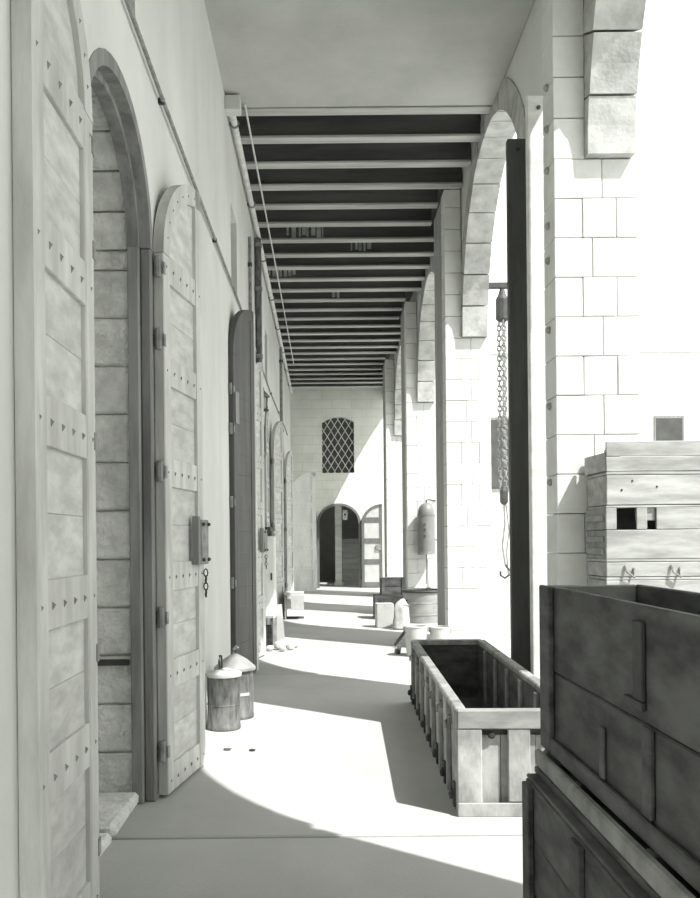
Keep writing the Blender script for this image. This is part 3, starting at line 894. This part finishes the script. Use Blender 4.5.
MB().tube([(.03, 0, 1.98), (.07, 0, 1.6), (.03, 0, 1.3), (.05, 0, 1.0)], .012, 6).build('rope_tail', 'rust', ch)
MB().tube([(0.01, 0, 1.12), (.06, 0, 1.05), (.06, 0, .97), (0, 0, .93), (-.06, 0, .97), (-.06, 0, 1.03)], .018, 6).build('hook', 'iron', ch)

# ------------------------------------------------------------------ vessels and boxes by the second pier
def pail(loc, label, rt=.15, rb=.115, h=.38):
    t = thing('bucket', label, 'bucket', loc, 0, 'pails beside the long crate')
    MB().lathe([(rb, 0), (rb + .003, .02), (rt, h), (rt - .006, h), (rb - .004, .03), (.001, .025)], n=24, close=False).build('body', 'white', t, smooth=True)
    MB().tube([(rt * math.cos(a), rt * math.sin(a), h) for a in [2 * math.pi * i / 24 for i in range(24)]], .009, 6, close=True).build('rim', 'white', t, smooth=True)
    for s in (-1, 1): B('ear', 'tin', t, s * rt - .012, s * rt + .012, -.03, .03, h - .06, h - .005)
    MB().tube([(rt * math.cos(a) * 1.04, -.06 * math.sin(a) - .02, h - .02 - .12 * math.sin(a)) for a in [math.pi * i / 12 for i in range(13)]], .005, 5).build('bail', 'rust', t)
    return t
b1 = pail((1.18, 11.55, 0), 'pale tapered pail farther from the stone pier')
b2 = pail((1.50, 11.62, 0), 'pale tapered pail with a dark smudge, close to the stone pier', .135, .11, .36)
MB().add([(-.05, -.1315, .15), (.045, -.1315, .155), (.04, -.1345, .205), (-.045, -.1345, .2), (-.05, -.115, .15), (.045, -.115, .155), (.04, -.115, .205), (-.045, -.115, .2)],
         [(0, 1, 2, 3), (7, 6, 5, 4), (0, 4, 5, 1), (1, 5, 6, 2), (2, 6, 7, 3), (3, 7, 4, 0)]).build('smudge', 'galvanised', b2)
tub = thing('round_tub', 'large round metal tub with a thick dark rim below the wall tank', 'tub', (1.80, 16.3, 0))
MB().lathe([(.36, 0), (.365, .06), (.37, .55), (.355, .55), (.345, .08), (.001, .07)], n=36, close=False).build('body', 'tub_metal', tub, smooth=True)
MB().tube([(.378 * math.cos(a), .378 * math.sin(a), .565) for a in [2 * math.pi * i / 36 for i in range(36)]], .026, 8, close=True).build('rim', 'iron', tub, smooth=True)
for z in (.15, .36): MB().tube([(.37 * math.cos(a), .37 * math.sin(a), z) for a in [2 * math.pi * i / 36 for i in range(36)]], .008, 6, close=True).build('hoop', 'tub_metal', tub, smooth=True)
MB().tube([(-.30 + .035 * math.cos(a), -.225 - .035 * math.cos(a) * .0, .37 + .045 * math.sin(a)) for a in [2 * math.pi * i / 14 for i in range(14)]], .009, 5, close=True).build('ring_mark', 'iron', tub)
B('tap_cap', 'iron', tub, .02, .1, -.39, -.33, .58, .64)
tank = thing('wall_tank', 'grey domed water tank hung on the pier above the tub', 'tank', (2.0, 17.40, 1.25))
MB().lathe([(.165, 0), (.165, .72), (.158, .80), (.135, .87), (.09, .925), (.03, .95)], n=28).build('body', 'enamel', tank, smooth=True)
MB().lathe([(.172, -.05), (.172, .01)], n=28).build('base_ring', 'rust', tank)
MB().lathe([(.170, .70), (.170, .73)], n=28).build('band', 'enamel', tank)
MB().tube([(0, 0, .95), (0, -.02, 1.0), (.06, .0, 1.01), (.14, .12, 1.0), (.2, .2, 1.0)], .014, 6).build('hanger', 'iron', tank)
MB().tube([(0, 0, -.05), (0, 0, -.62)], .014, 8).build('drain_pipe', 'rust', tank)
MB().tube([(.16, .02, .25), (.25, .02, .2), (.26, .02, -.3), (.2, -.3, -.62)], .018, 8).build('feed_hose', 'rust', tank)
for z in (.52, .42, .3):
    MB().tube([(-.05 + .02 * math.cos(a), -.163, z + .025 * math.sin(a)) for a in [2 * math.pi * i / 10 for i in range(9)]], .006, 5).build('stencil_mark', 'iron', tank)
B('back_bracket', 'iron', tank, -.05, .05, .15, .20, .2, .6)
d2 = plank_crate('wooden_crate', 'low dark crate beside the white carton, under another crate', 'crate', (.95, 16.9, 0), 0, .60, .42, .44, 'crate_dark', planks=3, battens=2, endbat=True)
d1 = plank_crate('wooden_crate', 'dark slatted crate on top of the low dark one near the tub', 'crate', (1.08, 16.92, .459), 0, .46, .38, .30, 'crate_dark', planks=2, battens=2, endbat=True)
wb = thing('white_carton', 'small white carton standing on the sunlit floor by the dark crates', 'box', (.90, 15.25, 0), R(3))
B('body', 'white', wb, 0, .29, 0, .30, 0, .40, c=.01)
for s in (0, 1): B('flap', 'white', wb, .147 * s + .001, .147 * s + .143, 0, .30, .40, .408, c=.002)
B('tape', 'cloth', wb, .13, .16, -.002, 0, .25, .40, c=.0005)
n = 28; prof = [(.10, 0), (.135, .03), (.14, .12), (.125, .24), (.12, .33), (.105, .40), (.07, .44), (.03, .47), (.001, .475)]
vs, fs = [], []
for k, (r_, z_) in enumerate(prof):
    for i in range(n):
        a = 2 * math.pi * i / n
        q = 1 + .08 * math.sin(5 * a + k * .6) + .06 * math.sin(3 * a + k) + random.uniform(-.03, .03)
        vs.append((r_ * q * math.cos(a) + .05 * (k / 8) ** 2, r_ * q * math.sin(a), z_ + (.04 * (k / 8) * math.sin(2 * a + .7))))
for k in range(len(prof) - 1):
    for i in range(n):
        fs.append((k * n + i, k * n + (i + 1) % n, (k + 1) * n + (i + 1) % n, (k + 1) * n + i))
fs.append(tuple(range(n)))
sack = thing('sack', 'pale crumpled sack slumped on the floor between the white carton and tub', 'sack', (1.28, 15.0, 0))
MB().add(vs, fs).build('body', 'cloth', sack, smooth=True)
MB().tube([(.05 + .09 * math.cos(a), .09 * math.sin(a), .405 + .01 * math.sin(3 * a)) for a in [2 * math.pi * i / 16 for i in range(16)]], .008, 5, close=True).build('tie', 'rust', sack)
tag(MB().bar((.97, 11.75, .03), (1.04, 12.35, .05), .05, .05).build('timber_offcut', 'crate_dark'), 'dark timber offcut lying on the floor beside the pails', 'wood')
tag(MB().bar((.98, 12.45, .035), (1.14, 12.35, .27), .035, .035).build('timber_offcut', 'crate_dark'), 'dark stick propped up behind the pails', 'wood')

# ------------------------------------------------------------------ drums by the first door
def dents(m): return m
k1 = thing('metal_drum', 'dented metal drum with a flat pale lid, the nearer of two', 'drum', (-.805, 7.2, 0), 0, 'drums beside the open door leaf')
MB().lathe([(.128, 0), (.135, .008), (.135, .03), (.131, .035), (.131, .40), (.135, .405), (.135, .42)], n=32).build('body', 'galvanised', k1, smooth=True)
MB().lathe([(.143, .421), (.145, .43), (.145, .447), (.135, .455), (.05, .462), (.001, .464)], n=32).build('lid', 'white', k1, smooth=True)
MB().blob(.02, .02, .468, .04, .03, .014, .2).build('lump', 'white', k1)
MB().tube([(-.04, .10, .44), (-.05, .12, .52), (-.045, .12, .57), (-.03, .11, .57), (-.025, .11, .45)], .009, 6).build('handle', 'iron', k1)
MB().tube([(.1315 * math.cos(a), .1315 * math.sin(a), .20) for a in [2 * math.pi * i / 32 for i in range(32)]], .004, 5, close=True).build('hoop', 'galvanised', k1)
k2 = thing('metal_drum', 'larger metal drum with a conical lid, behind the flat-lidded one', 'drum', (-.76, 7.66, 0), 0, 'drums beside the open door leaf')
MB().lathe([(.155, 0), (.16, .008), (.16, .03), (.156, .035), (.156, .42)], n=32).build('body', 'galvanised', k2, smooth=True)
MB().lathe([(.172, .405), (.178, .41), (.176, .43), (.10, .495), (.03, .535), (.022, .54)], n=32).build('lid', 'tin', k2, smooth=True)
MB().tube([(-.02, 0, .535), (-.01, 0, .575), (.015, 0, .60), (.03, 0, .585)], .014, 7).build('knob', 'tin', k2, smooth=True)
m = MB()
for i in range(6):
    a, b = R(-72 + 6 * i), R(-72 + 6 * (i + 1))
    m.hexa([(q * math.cos(t), q * math.sin(t), z) for z in (.20, .225) for (q, t) in ((.155, a), (.1585, a), (.1585, b), (.155, b))])
m.build('paper_label', 'white', k2, weld=True)
for (x, y, r_, l) in ((-.70, 6.45, .035, 'small dark pebble on the sunlit floor nearer the drums'), (-.52, 6.42, .03, 'flat dark pebble on the sunlit floor farther from the drums')):
    tag(MB().blob(x, y, .008, r_, r_ * .8, .009, .2, 1).build('pebble', 'crate_dark'), l, 'pebble')

# ------------------------------------------------------------------ cupboard, rubble and bench by the store wall
cu = thing('white_cupboard', 'narrow white cupboard on legs against the store wall past the lock', 'cupboard', (-.965, 12.5, 0))
B('body', 'leaf_white', cu, 0, .29, 0, .42, .42, 1.56, c=.008)
B('door', 'leaf_white', cu, .012, .278, -.018, -.0005, .45, 1.53, c=.004)
B('handle', 'iron', cu, .235, .255, -.035, -.018, .95, 1.05)
for x in (.0, .255):
    for y in (.0, .385): B('leg', 'crate_grey', cu, x, x + .035, y, y + .035, 0, .419)
hb = MB().box(-.955, -.73, 12.53, 12.86, 1.562, 1.69).build('dark_box', 'crate_dark')
tag(hb, 'dark box lying on top of the white cupboard', 'box')
tag(MB().blob(-.68, 12.30 + .32, 1.615, .045, .09, .05, .2).build('white_rag', 'cloth'), 'crumpled white rag on the edge of the white cupboard', 'rag')
bpos = [(-.60, 12.35, .09), (-.50, 12.5, .07), (-.735, 12.2, .055), (-.45, 12.3, .05), (-.56, 12.15, .05), (-.40, 12.55, .045)]
bl = ['largest white rubble lump beneath the leaning board', 'white rubble lump behind the largest one', 'white rubble lump closest to the store wall', 'small white rubble lump at the sunny side of the heap', 'small white rubble lump at the front of the heap', 'smallest white rubble lump farthest from the wall']
for (x, y, r_), l in zip(bpos, bl):
    tag(MB().blob(x, y, r_ * .75, r_, r_ * .9, r_ * .75, .16).build('rubble_lump', 'white'), l, 'stone', 'white rubble by the cupboard')
tag(MB().bar((-.62, 12.95, .02), (-.66, 12.93, .58), .12, .025, up=(0, 1, 0)).build('leaning_board', 'white'), 'white board leaning upright beside the white cupboard', 'board')
dk = plank_crate('wooden_crate', 'small dark crate tucked under the white cupboard', 'crate', (-.90, 12.58, 0), 0, .2, .28, .3, 'crate_dark', planks=2, lid=False)
be = thing('low_bench', 'low pale box bench with a dark side by the store wall', 'bench', (-.74, 17.0, 0))
B('top', 'white', be, 0, .36, 0, .5, .46, .51); B('side', 'crate_grey', be, .0, .03, .01, .49, 0, .46); B('side', 'crate_grey', be, .33, .36, .01, .49, .18, .46)
B('front_board', 'white', be, .12, .36, -.02, -.001, .18, .47); B('foot', 'crate_dark', be, .03, .36, .2, .3, 0, .04)

# ------------------------------------------------------------------ beyond the arcade
bd = thing('yard_building', 'pale plain building across the yard with a tall dark window', 'building', (3.2, 34, -.03))
B('wall', 'plaster', bd, 0, 12, 0, 6, 0, 8.5); B('parapet', 'plaster', bd, -.1, 12.1, -.1, 6.1, 8.5, 8.8)
for x in (3.0, 6.2, 9.4):
    f = B('window', 'frame_wood', bd, x - .06, x + 1.06, -.06, .02, 3.3, 6.1); B('pane', 'pane', f, x, x + 1.0, -.07, -.055, 3.4, 6.0)
